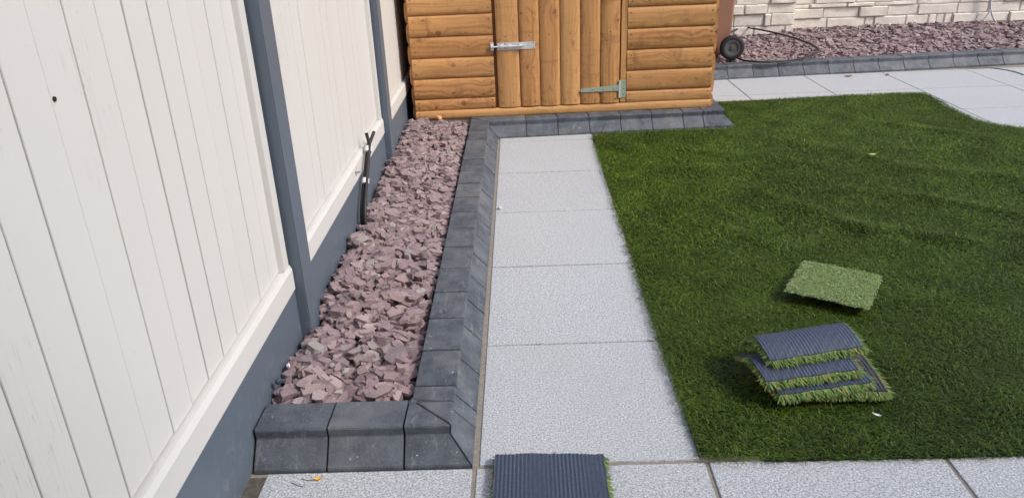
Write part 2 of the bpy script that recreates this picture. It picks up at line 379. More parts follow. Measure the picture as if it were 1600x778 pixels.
# ------------------------------------------------------------------ fence on the left
FX = -.587
fence = thing('painted_fence', 'cream board fence with slate grey posts and gravel boards left of slate bed', 'fence', (0, 0, 0))
POSTS = [-3.088, -1.258, .572, 2.402, 4.232, 6.062]
GROUND_H = 1.86
for i, py in enumerate(POSTS):
    mb = MB(); mb.box(-.70, -.557, py+.002, py+.112, -.1, GROUND_H+.04, bev=.0035); mb.build('post', M['slate_paint'], fence, smooth=True)
for i in range(len(POSTS)-1):
    a, b = POSTS[i]+.112, POSTS[i+1]-.004
    # gravel board
    mb = MB(); mb.box(-.64, FX-.002, a+.001, b+.004, -.1, .2535, bev=.002); mb.build('gravel_board', M['slate_paint'], fence)
    p = bpy.data.objects.new('panel', None); C.objects.link(p); p.parent = fence
    # bottom rail: chamfered top lip
    mb = MB(); mb.prism([(-.64, .255), (FX+.003, .255), (FX+.003, .322), (FX-.004, .3375), (-.605, .3375), (-.64, .3375)], 'y', a+.002, b-.002); mb.build('rail', M['cream'], p)
    mb = MB(); mb.box(-.64, FX+.001, a+.002, b-.002, GROUND_H-.06, GROUND_H, bev=.002); mb.build('rail', M['cream'], p)
    # stiles (frame strips beside the posts)
    mb = MB(); mb.box(-.64, -.5895, b-.060, b-.011, .338, GROUND_H-.061, bev=.0015); mb.build('stile', M['cream'], p)
    mb = MB(); mb.box(-.64, -.600, a+.002, a+.058, .338, GROUND_H-.061, bev=.0015); mb.build('stile', M['cream'], p)
    # boards
    mb = MB(); y0 = a+.060; y1 = b-.058; ys = [y0]
    first = POSTS[i]+.174 if i == 1 else y0
    k = POSTS[i+1]-.956+.0002*0
    edges = [k+.1013*q for q in range(-20, 20)]
    edges = [e for e in edges if y0+.025 < e < y1-.02]
    ys = [y0]+edges+[y1]
    for q in range(len(ys)-1):
        g = random.choice([.0016, .0024, .0034, .0042]) if i < 2 else random.choice([.0003, .0006, .0010])
        dx = random.uniform(-.0012, .0012)
        mb.box(-.622, -.607+dx, ys[q]+g*.5, ys[q+1]-g*.5, .3395+random.uniform(.001, .005), GROUND_H-.062, bev=.0009)
    mb.build('boards', M['cream'], p)
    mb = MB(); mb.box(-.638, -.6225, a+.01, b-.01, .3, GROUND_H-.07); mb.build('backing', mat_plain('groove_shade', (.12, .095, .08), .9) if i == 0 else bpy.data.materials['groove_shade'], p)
    mb = MB(); mb.box(-.66, -.642, b-.03, b+.004, .0, GROUND_H-.07); mb.build('gap_shade', M['slate_paint'], fence)  # dark strip added behind the gap by the post, standing in for shade
    # post-top capping rail
    mb = MB(); mb.box(-.66, FX+.012, a+.001, b+.003, GROUND_H+.001, GROUND_H+.03, bev=.003); mb.build('capping', M['slate_paint'], fence)
# coach bolt in the rail and nail hole in a board
mb = MB(); mb.tube([(-.584, 1.60, .303), (-.570, 1.60, .303)], .010, 12); mb.tube([(-.571, 1.60, .303), (-.562, 1.60, .303)], .007, 10); mb.build('bolt', M['galv'], fence, smooth=True)
mb = MB(); mb.tube([(-.6085, -.375, 1.078), (-.6055, -.375, 1.078)], .0042, 10); mb.build('nail_hole', M['screw'], fence)

# ------------------------------------------------------------------ shed
SX, SY, SZ = -.526, 3.278, .1
shed = thing('garden_shed', 'small stained log lap garden shed with plank door behind the path', 'shed', (SX, SY, SZ), R(1.7))
LAP = [(0, .006), (.03, .013), (.10, .0185), (.25, .0215), (.6, .0225), (.85, .0195), (.96, .014), (1, .006)]
def lap_h(mb, x0, x1, z0, z1, yb=0, s=1, mi=0, ax='x', cut=(0, 1), nx=12):
    """one log-lap board seen from the front; ax = direction of its length"""
    off = random.uniform(-.001, .001); amp = random.uniform(.6, 1.2)
    pts = [p for p in LAP if cut[0] <= p[0] <= cut[1]]
    def P(u, w_, d):
        return {'x': (u, yb-s*d, w_), 'z': (w_, yb-s*d, u), 'y': (yb+s*d, u, w_)}[ax]
    n = len(pts); V = []; 
    for i in range(nx+1):
        u = x0+(x1-x0)*i/nx; wv = .0006*math.sin(u*9+z0*50)*amp
        for t_, d in pts: V.append(P(u, z0+(z1-z0)*t_+(wv if 0 < t_ < 1 else 0), d+off))
        V.append(P(u, z1, -.004)); V.append(P(u, z0, -.004))
    n += 2; F = []
    for i in range(nx):
        for k in range(n): F.append((i*n+k, i*n+(k+1) % n, (i+1)*n+(k+1) % n, (i+1)*n+k))
    F.append(tuple(range(n))); F.append(tuple(range(nx*n, nx*n+n))[::-1])
    uvf = {'x': (lambda q: (q[0], q[2])), 'z': (lambda q: (q[2], q[0])), 'y': (lambda q: (q[1], q[2]))}[ax]
    mb.add(V, F, mi, uvf)
def nails(mb, pts, y=-.0228, r=.0032):
    for x, z in pts:
        V = [(x+r*math.cos(a), y-.0016, z+r*math.sin(a)) for a in [k*math.pi/4 for k in range(8)]]+[(x+r*math.cos(a), y+.004, z+r*math.sin(a)) for a in [k*math.pi/4 for k in range(8)]]
        mb.add(V, [tuple(range(8))]+[(k, (k+1) % 8, 8+(k+1) % 8, 8+k) for k in range(8)], 1)
ZL = [.046, .125]+[.125+.1285*k for k in range(1, 13)]
TOP = ZL[-1]
def wall_section(name, x0, x1):
    mb = MB()
    for i in range(len(ZL)-1):
        dx = random.uniform(-.002, .002)
        lap_h(mb, x0+dx*.5, x1+dx, ZL[i]+.0004, ZL[i+1]-.0004, cut=(0, 1) if i else (.0, 1))
        h = ZL[i+1]-ZL[i]
        nails(mb, [(x, ZL[i]+h*t_+random.uniform(-.004, .004)) for x in (x0+.022+random.uniform(-.004, .004), x1-.02) for t_ in (.3, .74)], -.0222)
    return mb.build(name, [M['wood'], M['screw']], shed, smooth=True)
wall_section('front_cladding', .0, .512); wall_section('front_cladding', 1.348, 1.890)
mb = MB(); lap_h(mb, -.002, 1.892, -.004, .053, yb=-.004, nx=24); nails(mb, [(.02, .02), (.02, .038), (1.872, .016)], -.0265); mb.build('base_board', [M['wood'], M['screw']], shed, smooth=True)
# door: six vertical log-lap boards, a little uneven at the bottom
door = bpy.data.objects.new('door', None); C.objects.link(door); door.parent = shed
DXs = [.530, .674, .801, .929, 1.055, 1.181, 1.303]
for i in range(6):
    mb = MB(); lap_h(mb, .058+random.uniform(-.002, .002), TOP-.08, DXs[i]+.0005, DXs[i+1]-.0005, yb=-.004, ax='z', nx=24)
    xx = DXs[i]
    nails(mb, [(xx+.03+random.uniform(-.004, .004), .088), (xx+.095, .086+random.uniform(-.004, .004)), (xx+.05, .84), (xx+.1, .845), (xx+.06, .50)], -.0265)
    mb.build('plank', [M['wood'], M['screw']], door, smooth=True)
mb = MB(); mb.box(1.308, 1.345, -.019, .003, .058, TOP-.05, uv=lambda q: (q[2], q[0]), bev=.0015); mb.build('door_frame', M['wood'], shed)
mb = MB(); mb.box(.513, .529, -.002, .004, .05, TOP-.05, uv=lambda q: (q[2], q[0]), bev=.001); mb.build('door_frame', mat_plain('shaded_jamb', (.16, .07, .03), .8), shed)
mb = MB(); mb.box(.0, 1.89, -.02, .003, TOP, TOP+.12, uv=lambda q: (q[0], q[2]), bev=.002); mb.build('fascia', M['wood'], shed)
DEP = 1.22
for sx, x in ((-1, 0), (1, 1.89)):
    mb = MB(); z = -.002; hs = [.0, .085]+[.085+.1285*k for k in range(1, 14)]
    for i in range(len(hs)-1):
        lap_h(mb, .001+random.uniform(0, .004), DEP, hs[i]+.0004, hs[i+1]-.0004, yb=x, s=sx, ax='y', nx=3)
    mb.build('side_cladding', M['wood'], shed, smooth=True)
mb = MB()
for i in range(len(ZL)-1): lap_h(mb, 0, 1.89, ZL[i]-.04, ZL[i+1]-.04, yb=DEP, s=-1, nx=2)
mb.build('rear_cladding', M['wood'], shed, smooth=True)
mb = MB(); mb.box(.004, 1.886, .006, DEP-.004, 0, TOP-.01); mb.build('inner_frame', M['inner'], shed)
mb = MB(); mb.add([(-.06, -.08, TOP+.13), (1.95, -.08, TOP+.13), (1.95, DEP+.06, TOP+.02), (-.06, DEP+.06, TOP+.02), (-.06, -.08, TOP+.15), (1.95, -.08, TOP+.15), (1.95, DEP+.06, TOP+.04), (-.06, DEP+.06, TOP+.04)],
    [(0, 3, 2, 1), (4, 5, 6, 7), (0, 1, 5, 4), (1, 2, 6, 5), (2, 3, 7, 6), (3, 0, 4, 7)]); mb.build('roof', M['felt'], shed)
# tower bolt
bolt = bpy.data.objects.new('bolt', None); C.objects.link(bolt); bolt.parent = door
mb = MB(); mb.box(.538, .772, -.0295, -.0275, .418, .462, bev=.0006)
for x in (.556, .585, .762):
    for z in (.425, .455):
        V = [(x+.003*math.cos(a), -.0305, z+.003*math.sin(a)) for a in [k*math.pi/4 for k in range(8)]]; mb.add(V, [tuple(range(8))], 1)
mb.build('bolt_plate', [M['zinc'], M['screw']], bolt)
mb = MB(); mb.tube([(.498, -.038, .440), (.700, -.038, .440)], .0052, 12); mb.build('bolt_rod', M['zinc'], bolt, smooth=True)
mb = MB(); mb.tube([(.685, -.040, .440), (.699, -.046, .441), (.71, -.058, .4405)], .0046, 10); mb.build('bolt_knob', M['zinc'], bolt, smooth=True)
for x in (.552, .605, .672):
    mb = MB(); mb.prism([(-.030, .428), (-.041, .4315), (-.0455, .436), (-.0455, .444), (-.041, .4485), (-.030, .452), (-.030, .4478), (-.039, .4455), (-.0425, .442), (-.0425, .438), (-.039, .4345), (-.030, .432)], 'x', x, x+.022); mb.build('bolt_strap', M['zinc'], bolt)
mb = MB(); mb.box(.495, .515, -.0275, -.0245, .416, .466, bev=.0005); mb.prism([(-.028, .426), (-.043, .431), (-.047, .44), (-.043, .449), (-.028, .454), (-.028, .449), (-.04, .446), (-.043, .44), (-.04, .434), (-.028, .431)], 'x', .497, .514); mb.build('bolt_keeper', M['zinc'], shed)
# T hinge
hg = bpy.data.objects.new('hinge', None); C.objects.link(hg); hg.parent = door
mb = MB(); mb.prism([(1.054, .139), (1.059, .134), (1.284, .134), (1.298, .128), (1.298, .176), (1.284, .170), (1.225, .1665), (1.059, .156), (1.054, .151)], 'y', -.0315, -.0285)
for x in (1.066, 1.128, 1.195, 1.262):
    V = [(x+.003*math.cos(a), -.0322, .146+random.uniform(-.004, .006)*0+.003*math.sin(a)) for a in [k*math.pi/4 for k in range(8)]]; mb.add(V, [tuple(range(8))], 1)
mb.build('hinge_strap', [M['green_zinc'], M['screw']], hg)
mb = MB(); mb.box(1.303, 1.343, -.0235, -.0205, .088, .199, bev=.0006)
for z in (.105, .143, .182):
    V = [(1.328+.0032*math.cos(a), -.0242, z+.0032*math.sin(a)) for a in [k*math.pi/4 for k in range(8)]]; mb.add(V, [tuple(range(8))], 1)
mb.build('hinge_plate', [M['green_zinc'], M['screw']], shed)
mb = MB(); mb.tube([(1.301, -.0285, .088), (1.301, -.0285, .199)], .0055, 12); mb.build('hinge_pin', M['zinc'], hg, smooth=True)
# concrete pad the shed stands on
mb = MB(); mb.add([(-.545, 3.262, 0), (1.36, 3.335, 0), (1.36, 4.5, 0), (-.545, 4.5, 0)]+[(-.545, 3.262, .097), (1.36, 3.335, .097), (1.36, 4.5, .097), (-.545, 4.5, .097)], [(0, 1, 5, 4), (1, 2, 6, 5), (2, 3, 7, 6), (3, 0, 4, 7), (4, 5, 6, 7)])
tag(mb.build('concrete_pad', M['mortar']), kind='structure')

# ------------------------------------------------------------------ slate chippings, dropped one by one on a height field
def stone_protos(n, seed, bev):
    g = np.random.default_rng(seed); out = []
    for k in range(n):
        bm = bmesh.new(); ax = np.array([1, g.uniform(.42, .78), g.uniform(.14, .31)])
        m_ = g.integers(4, 8); an = np.sort((np.arange(m_)+g.uniform(-.42, .42, m_))*2*np.pi/m_+g.uniform(0, 6)); rd = g.uniform(.66, 1.0, m_)*.60
        sh = g.normal(size=2)*.05; tl = g.normal(size=2)*.30
        for t_, z_ in enumerate((-.5, .5)):
            q_ = g.uniform(.80, 1.0, m_) if t_ else g.uniform(.86, 1.0, m_)
            for i in range(m_):
                x_, y_ = rd[i]*math.cos(an[i])*q_[i]+sh[0]*t_, rd[i]*math.sin(an[i])*q_[i]+sh[1]*t_
                bm.verts.new((x_*ax[0], y_*ax[1], ax[2]*(z_+(tl[0]*x_+tl[1]*y_)*(1 if t_ else -.6)+g.uniform(-.04, .04))))
        res = bmesh.ops.convex_hull(bm, input=bm.verts[:])
        bad = [x for x in res['geom_interior'] if isinstance(x, bmesh.types.BMVert)]
        bmesh.ops.delete(bm, geom=bad, context='VERTS')
        bmesh.ops.dissolve_limit(bm, angle_limit=R(10), verts=bm.verts[:], edges=bm.edges[:])
        pass
        bmesh.ops.triangulate(bm, faces=bm.faces[:]); bm.verts.index_update()
        V = np.array([v.co[:] for v in bm.verts]); F = np.array([[v.index for v in f.verts] for f in bm.faces]); bm.free()
        out.append((V, F, ax))
    return out
def slate_bed(name, label, x0, x1, y0, y1, inside, base, level, count, size, bev, seed, cell=.006, edge_margin=.012):
    g = np.random.default_rng(seed); pr = stone_protos(46, seed, bev)
    nx, ny = int((x1-x0)/cell)+1, int((y1-y0)/cell)+1
    gxx, gyy = np.meshgrid(x0+np.arange(nx)*cell, y0+np.arange(ny)*cell, indexing='ij')
    H = np.vectorize(base)(gxx, gyy).astype(float); Vs = []; Fs = []; off = 0
    made = 0; tries = 0
    while made < count and tries < count*6:
        tries += 1
        x, y = g.uniform(x0, x1), g.uniform(y0, y1)
        L = size[0]*(size[1]/size[0])**g.random()*(1.3 if g.random() < .08 else 1)
        if not inside(x, y, L*.42): continue
        V, F, ax = pr[g.integers(len(pr))]; a = g.uniform(0, 6.283)
        # prefer low spots
        r = max(1, int(L*.36/cell)); i, j = int((x-x0)/cell), int((y-y0)/cell)
        i0, i1, j0, j1 = max(i-r, 0), min(i+r+1, nx), max(j-r, 0), min(j+r+1, ny)
        P = H[i0:i1, j0:j1]
        if P.size < 4: continue
        if P.mean() > level(x, y)+.002: continue
        X = gxx[i0:i1, j0:j1]-x; Y = gyy[i0:i1, j0:j1]-y; X = X-X.mean(); Y = Y-Y.mean()
        sx = (P*X).sum()/((X*X).sum()+1e-9); sy = (P*Y).sum()/((Y*Y).sum()+1e-9)
        sx = np.clip(sx*.5+g.normal()*.15, -.5, .5); sy = np.clip(sy*.5+g.normal()*.15, -.5, .5)
        T = L*ax[2]*.6
        zc = np.percentile(P, 55)+T*.42
        n = np.array([-sx, -sy, 1]); n /= np.linalg.norm(n)
        e1 = np.array([math.cos(a), math.sin(a), 0]); e1 -= n*(e1@n); e1 /= np.linalg.norm(e1); e2 = np.cross(n, e1)
        Wd = (V*L)@np.stack([e1, e2, n])
        Wd += (x, y, zc); Vs.append(Wd); Fs.append(F+off); off += len(V); made += 1
        # stamp
        la = X*e1[0]+Y*e1[1]; lb = X*e2[0]+Y*e2[1]
        q = (la/(L*.5))**2+(lb/(L*.5*ax[1]))**2
        top = zc+sx*X+sy*Y+T*.5*np.sqrt(np.clip(1-q, 0, 1))
        msk = q < .9; P[msk] = np.maximum(P[msk], top[msk])
    V = np.concatenate(Vs); F = np.concatenate(Fs)
    me = bpy.data.meshes.new(name); me.vertices.add(len(V)); me.vertices.foreach_set('co', V.astype(np.float32).ravel())
    me.loops.add(F.size); me.loops.foreach_set('vertex_index', F.astype(np.int32).ravel())
    me.polygons.add(len(F)); me.polygons.foreach_set('loop_start', np.arange(0, F.size, 3, dtype=np.int32))
    me.update(calc_edges=True); me.validate(); me.shade_flat(); me.materials.append(M['slate'])
    o = bpy.data.objects.new(name, me); C.objects.link(o); tag(o, label, 'slate chippings', kind='stuff'); print(name, made, tries)
    return o, H
def in_planter(x, y, m_):
    if x < FX+m_*.75 or x > -.180-m_*.7 or y < .165+m_*.7 or y > 3.262-m_*.5: return False
    for py in POSTS:
        if py-m_*.5 < y < py+.112+m_*.5 and x < -.557+m_*.8: return False
    return True
mound = lambda x, y: .096+.022*max(0, min(1, (-x-.42)/.16))+.006*math.sin(y*3.1)+.004*math.sin(y*7.7+x*9)
slate_bed('slate_chippings', 'plum slate chippings filling the bed between fence and kerb', FX, -.174, .165, 3.27, in_planter,
          lambda x, y: .045+.02*max(0, min(1, (-x-.42)/.16)), mound, 5600, (.032, .076), True, 5)
back_y = lambda x: ky0+ks*(x-kx0)+.172
def in_back(x, y, m_):
    if y < back_y(x)+m_*.6 or x > 6.1: return False
    return y < (5.93 if x < 2.76 else 6.13)
blev = lambda x, y: .098+.05*max(0, min(1, (y-back_y(x)-.1)/1.1))+.008*math.sin(x*2.3+y)+.006*math.sin(x*5+y*4)
slate_bed('slate_chippings', 'plum slate chippings in the back bed against the cream stone wall', 1.2, 6.1, 4.6, 6.15, in_back,
          lambda x, y: .07+.045*max(0, min(1, (y-back_y(x)-.1)/1.1)), blev, 9500, (.038, .078), False, 9, .009)
mb = MB(); mb.box(FX-.02, -.172, .155, 3.27, -.03, .05); mb.box(1.2, 6.15, 4.9, 6.2, -.03, .075)
tag(mb.build('bed_soil', M['soil']), kind='structure')

# ------------------------------------------------------------------ grass blades (numpy)
def blades(name, P, az, L, W, lift, curl, col, mat, parent=None, nrm=None, seg=2, up=None):
    """P roots, az heading of the lean, lift 0..1 = how upright, curl = droop at the tip"""
    n = len(P); up = np.tile([0, 0, 1.], (n, 1)) if up is None else up
    h = np.stack([np.cos(az), np.sin(az), 0*az], 1); side = np.cross(h, up); side /= np.linalg.norm(side, axis=1)[:, None]+1e-9
    ts = [0, .5, 1] if seg == 2 else [0, .35, .7, 1]
    rows = []
    for t in ts:
        hor = (1-lift)*t+curl*t*t*.5; ver = lift*t*(1-.25*t)-curl*t*t*t*.45
        c = P+h*(L*hor)[:, None]+up*(L*ver)[:, None]
        tw = side*(W*.5*(1-.35*t))[:, None]
        if t < 1: rows += [c-tw, c+tw]
        else: rows += [c]
    k = len(rows); V = np.stack(rows, 1).reshape(-1, 3)
    if seg == 2: fl = [(0, 1, 3, 2), (2, 3, 4)]
    else: fl = [(0, 1, 3, 2), (2, 3, 5, 4), (4, 5, 6)]
    flat = np.concatenate([np.array(f) for f in fl]); sizes = np.array([len(f) for f in fl])
    idx = (flat[None]+np.arange(n)[:, None]*k).ravel(); st = np.concatenate([[0], np.cumsum(np.tile(sizes, n))[:-1]])
    me = bpy.data.meshes.new(name); me.vertices.add(len(V)); me.vertices.foreach_set('co', V.astype(np.float32).ravel())
    me.loops.add(len(idx)); me.loops.foreach_set('vertex_index', idx.astype(np.int32))
    me.polygons.add(len(st)); me.polygons.foreach_set('loop_start', st.astype(np.int32))
    me.update(calc_edges=True)
    ca = me.color_attributes.new('tint', 'FLOAT_COLOR', 'POINT')
    cc = np.concatenate([np.repeat(col, k, 0), np.ones((n*k, 1))], 1); ca.data.foreach_set('color', cc.astype(np.float32).ravel())
    me.materials.append(mat); o = bpy.data.objects.new(name, me); C.objects.link(o)
    if parent: o.parent = parent
    return o
OUT = [(.577, 3.06), (.574, 2.4), (.570, 1.7), (.566, 1.0), (.566, .46), (.578, .15), (.588, -.018), (1.0, -.028), (1.4, -.030), (3.3, -.04), (3.9, -.04), (3.9, 2.6), (3.3, 2.86), (3.15, 2.92),
       (3.05, 3.0), (2.995, 3.13), (2.985, 3.35), (3.01, 3.68), (3.0, 3.86), (2.82, 3.875), (2.13, 3.85), (1.52, 3.85), (1.505, 3.30), (1.500, 3.165), (1.2, 3.148), (.9, 3.132), (.62, 3.10)]
def in_poly(x, y, poly):
    c = np.zeros(len(x), bool); n = len(poly)
    for i in range(n):
        x1, y1 = poly[i]; x2, y2 = poly[(i+1) % n]
        if y1 == y2: continue
        cond = ((y1 > y) != (y2 > y)) & (x < (x2-x1)*(y-y1)/(y2-y1)+x1); c ^= cond
    return c
wob = sines(3, 12, 1.5, 6); wob2 = sines(4, 12, 8, 30); wob3 = sines(8, 14, 30, 90); wobc = sines(6, 10, 1.2, 5)
RID = [((1.42, 1.55), (2.05, 1.25), .011, .055), ((1.25, 2.05), (1.75, 1.2), .010, .05), ((2.1, 2.25), (2.9, 1.9), .010, .07), ((1.0, 1.0), (1.5, 1.5), .008, .06),
       ((1.6, 2.9), (2.3, 2.1), .008, .07), ((.8, 2.4), (1.6, 2.3), .006, .06), ((1.4, .75), (2.1, .95), .007, .05), ((2.3, 3.2), (2.9, 2.7), .007, .05), ((1.9, 1.9), (2.4, 1.5), .009, .045), ((.9, 1.7), (1.25, 1.2), .006, .045), ((1.0, 2.7), (1.5, 2.5), .006, .05), ((1.8, 2.6), (2.6, 2.5), .006, .05)]
def hgt(x, y):
    h = .004*(wob(x, y)+1)
    for (a, b), (c, d), am, wd in RID:
        dx, dy = c-a, d-b; L = math.hypot(dx, dy); t = np.clip(((x-a)*dx+(y-b)*dy)/L**2, 0, 1)
        q = (x-a-t*dx)**2+(y-b-t*dy)**2+.00002; h = h+1.3*am*np.exp(-q/wd**2)*np.sin(np.pi*np.clip(t*.9+.05, 0, 1))
    return h
# backing sheet of the lawn
bx_, by_ = np.meshgrid(np.linspace(.56, 3.9, 120), np.linspace(-.05, 3.9, 140), indexing='ij')
mb = MB(); idx = {}
ii = in_poly(bx_.ravel(), by_.ravel(), OUT).reshape(bx_.shape); HH = hgt(bx_, by_)
V = [(bx_[i, j], by_[i, j], .004+HH[i, j]) for i in range(120) for j in range(140)]
F = [(i*140+j, (i+1)*140+j, (i+1)*140+j+1, i*140+j+1) for i in range(119) for j in range(139) if ii[i, j] and ii[i+1, j] and ii[i+1, j+1] and ii[i, j+1]]
mb.add(V, F)
def lawn_points(n, ylo, yhi, xr):
    x = rng.uniform(.56, 3.9, n); y = rng.uniform(ylo, yhi, n)
    vis = x < xr+.66*y
    keep = in_poly(x, y, OUT) & (vis | (rng.random(n) < .12)); return x[keep], y[keep]
pal = np.array([(.017, .042, .006), (.046, .090, .008), (.082, .140, .012), (.130, .185, .017), (.16, .20, .030), (.095, .18, .050)])
def lawn(n, ylo, yhi, L0, W0, seg, name='grass_lawn'):
    x, y = lawn_points(n, ylo, yhi, 1.75); n = len(x); z = hgt(x, y)+.004
    field = wob2(x, y)*.8+wob3(x, y)*.5
    az = np.where(rng.random(n) < .72, 0, np.pi)+rng.normal(size=n)*.75+field*.5-.35
    L = L0*rng.uniform(.7, 1.25, n); W = W0*rng.uniform(.75, 1.3, n)
    lift = np.clip(.50+.10*wob2(y, x)+.14*rng.normal(size=n), .12, .85); curl = rng.uniform(.1, .8, n)
    stray = rng.random(n) < .012; L[stray] *= 1.5; lift[stray] = .75
    pr = rng.choice(6, n, p=[.22, .27, .24, .13, .07, .07]); col = pal[pr]*rng.uniform(.8, 1.2, n)[:, None]
    col = col*(1+.20*np.clip(wobc(x, y), -1, 1)+.22*np.clip((y-.6)/2.4, 0, 1))[:, None]*(1+.12*wob2(x+3, y))[:, None]  # lighter towards the back: brighter far light put into the blade colour
    yel = (np.clip(wobc(y*1.7, x*1.3), 0, 1.3)*.25)[:, None]; col = col*(1-yel)+np.array([.085, .125, .020])*yel
    return blades(name, np.stack([x, y, z], 1), az, L, W, lift, curl, np.clip(col, .004, 1), M['turf'], seg=seg)
near = lawn(230000, -.05, 1.25, .028, .0016, 3)
tag(near, 'dark green artificial grass lawn beside the granite path', 'artificial grass', kind='stuff')
far = lawn(320000, 1.25, 3.9, .032, .0023, 2, 'grass_far'); far.parent = near; far.name = 'grass_pile'
mb.build('lawn_backing', M['turf_base'], near, fix=False)

# ------------------------------------------------------------------ turf offcuts
def piece(name, label, O, ang, LU, LV, zf, pitch=.0112, back='backing', pile=.043, n=3000, upside=True, group=None, tone=None, rib=.0022, edge_lean=.0, skirt=1.0, nseg=None):
    """O is the front-left corner, ang: heading of the front edge, zf(u,v): height of the sheet (u across, v backwards)"""
    t = thing(name, label, 'turf offcut', (O[0], O[1], 0), ang, group)
    nu = nseg or int(LU/pitch*6); nv = 26; g = np.random.default_rng(int(O[0]*1000)+5)
    mb = MB(); V = []; top = 0
    us = [LU*i/nu for i in range(nu+1)]; vs = [LV*j/nv for j in range(nv+1)]
    for s_ in (0, 1):
        for i, u in enumerate(us):
            for j, v in enumerate(vs):
                rb = rib*(.5+.5*math.cos(2*math.pi*u/pitch))**.6*(.72+.28*math.sin(v*780+int(u/pitch)*2.1)+.1*math.sin(u*31+v*17)) if upside else 0
                ju = (.0012*math.sin(v*70+O[0]*9)) if i in (0, nu) else 0; jv = .0014*math.sin(u*60+O[1]*9)+.0006*math.sin(u*333) if j in (0, nv) else 0
                V.append((u+ju, v+jv, zf(u, v)+(rb if s_ == 0 else -.0022)))
    A = (nu+1)*(nv+1); F = []
    q = lambda i, j: i*(nv+1)+j
    for i in range(nu):
        for j in range(nv):
            F.append((q(i, j), q(i+1, j), q(i+1, j+1), q(i, j+1))); F.append((A+q(i, j), A+q(i, j+1), A+q(i+1, j+1), A+q(i+1, j)))
    for i in range(nu): F.append((q(i, 0), A+q(i, 0), A+q(i+1, 0), q(i+1, 0))); F.append((q(i, nv), q(i+1, nv), A+q(i+1, nv), A+q(i, nv)))
    for j in range(nv): F.append((q(0, j), q(0, j+1), A+q(0, j+1), A+q(0, j))); F.append((q(nu, j), A+q(nu, j), A+q(nu, j+1), q(nu, j+1)))
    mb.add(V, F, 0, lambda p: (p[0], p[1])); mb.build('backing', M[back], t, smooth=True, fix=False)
    # pile, concentrated towards the edges where it shows
    if upside:
        ne = int(n*skirt); per = g.uniform(0, 1, ne); sidesel = g.choice(4, ne, p=[.55, .2, .15, .1]); ins = np.abs(g.normal(size=ne))*.007+.001
        u = np.select([sidesel == 0, sidesel == 1, sidesel == 2], [per*LU, LU-ins, ins], per*LU); v = np.select([sidesel == 0, sidesel == 1, sidesel == 2], [ins, per*LV, per*LV], LV-ins)
        az = np.select([sidesel == 0, sidesel == 1, sidesel == 2], [-np.pi/2+.0*u, 0*u, np.pi+0*u], np.pi/2)+g.normal(size=ne)*.5+np.where(sidesel == 0, .35, 0)
        z = np.array([zf(a, b) for a, b in zip(u, v)])-.002
        up = np.tile([0, 0, -1.], (ne, 1)); L = pile*g.uniform(.85, 1.3, ne)*np.where(sidesel == 2, .7, 1); W = .0032*g.uniform(.7, 1.3, ne)
        lift = np.clip(.60+.13*g.normal(size=ne), .3, .97); curl = g.uniform(-.1, .25, ne)
        L = np.minimum(L, np.maximum(z-.003, .004)/np.clip(lift*.8, .3, 1)) if zf(0, 0) < .05 else L
        base = np.array([(.17, .27, .06), (.12, .22, .07), (.29, .31, .10), (.38, .28, .11), (.06, .12, .025)])
        col = base[g.choice(5, ne, p=[.33, .27, .16, .08, .16])]*g.uniform(.8, 1.2, ne)[:, None]
        blades('pile', np.stack([u, v, z], 1), az, L, W, lift, curl, col, M['turf'], t, seg=3, up=up)
    else:
        u = g.uniform(0, LU, n); v = g.uniform(0, LV, n); z = np.array([zf(a, b) for a, b in zip(u, v)])
        az = np.full(n, -1.9)+g.normal(size=n)*.45; L = pile*g.uniform(.85, 1.15, n); W = .0023*g.uniform(.8, 1.3, n)
        lift = np.clip(.60+.12*g.normal(size=n), .3, .9); curl = g.uniform(.1, .5, n)
        base = np.array([(.46, .60, .29), (.56, .68, .38), (.30, .42, .15), (.48, .50, .20)])  # pale greens: the sheen of the pile is put into the colour
        col = base[g.choice(4, n, p=[.4, .3, .2, .1])]*g.uniform(.85, 1.15, n)[:, None]
        blades('pile', np.stack([u, v, z], 1), az, L, W, lift, curl, col, M['turf'], t, seg=3)
    return t
GR = 'loose pieces of artificial turf'
# face-up green sample
piece('turf_offcut', 'square turf sample lying green side up on the lawn', (1.067, .826), R(-31), .275, .300, lambda u, v: .043+.004*math.sin(u*9+1)+.003*math.cos(v*8), upside=False, n=11000, group=GR, pile=.027)
piece_a = R(12.6)
# lowest piece of the pile, poking out on the right
def sag(z0, dz, LV, k=2.0): return lambda u, v: z0+dz*math.sin(math.pi*min(1, max(0, (v/LV)))**.8)
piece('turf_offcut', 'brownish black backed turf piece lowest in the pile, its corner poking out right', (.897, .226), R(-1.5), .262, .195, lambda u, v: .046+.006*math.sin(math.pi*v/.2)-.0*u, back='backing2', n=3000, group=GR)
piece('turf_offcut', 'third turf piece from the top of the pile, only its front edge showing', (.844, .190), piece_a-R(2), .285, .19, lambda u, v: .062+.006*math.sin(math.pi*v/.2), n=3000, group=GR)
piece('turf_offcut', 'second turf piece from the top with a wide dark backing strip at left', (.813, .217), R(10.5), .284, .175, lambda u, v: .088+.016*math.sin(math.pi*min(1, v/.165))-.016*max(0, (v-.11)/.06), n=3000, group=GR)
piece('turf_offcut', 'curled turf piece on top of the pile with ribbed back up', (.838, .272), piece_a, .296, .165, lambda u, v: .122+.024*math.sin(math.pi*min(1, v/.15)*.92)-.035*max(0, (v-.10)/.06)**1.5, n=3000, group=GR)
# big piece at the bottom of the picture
piece('turf_offcut', 'upturned black ribbed turf piece lying on the granite slabs', (.046, -.44), R(-.8), .283, .452, lambda u, v: .026+.003*math.sin(u*14+.5)+.002*math.sin(v*11), n=5200, group=GR, rib=.0019, pitch=.0098, pile=.030)

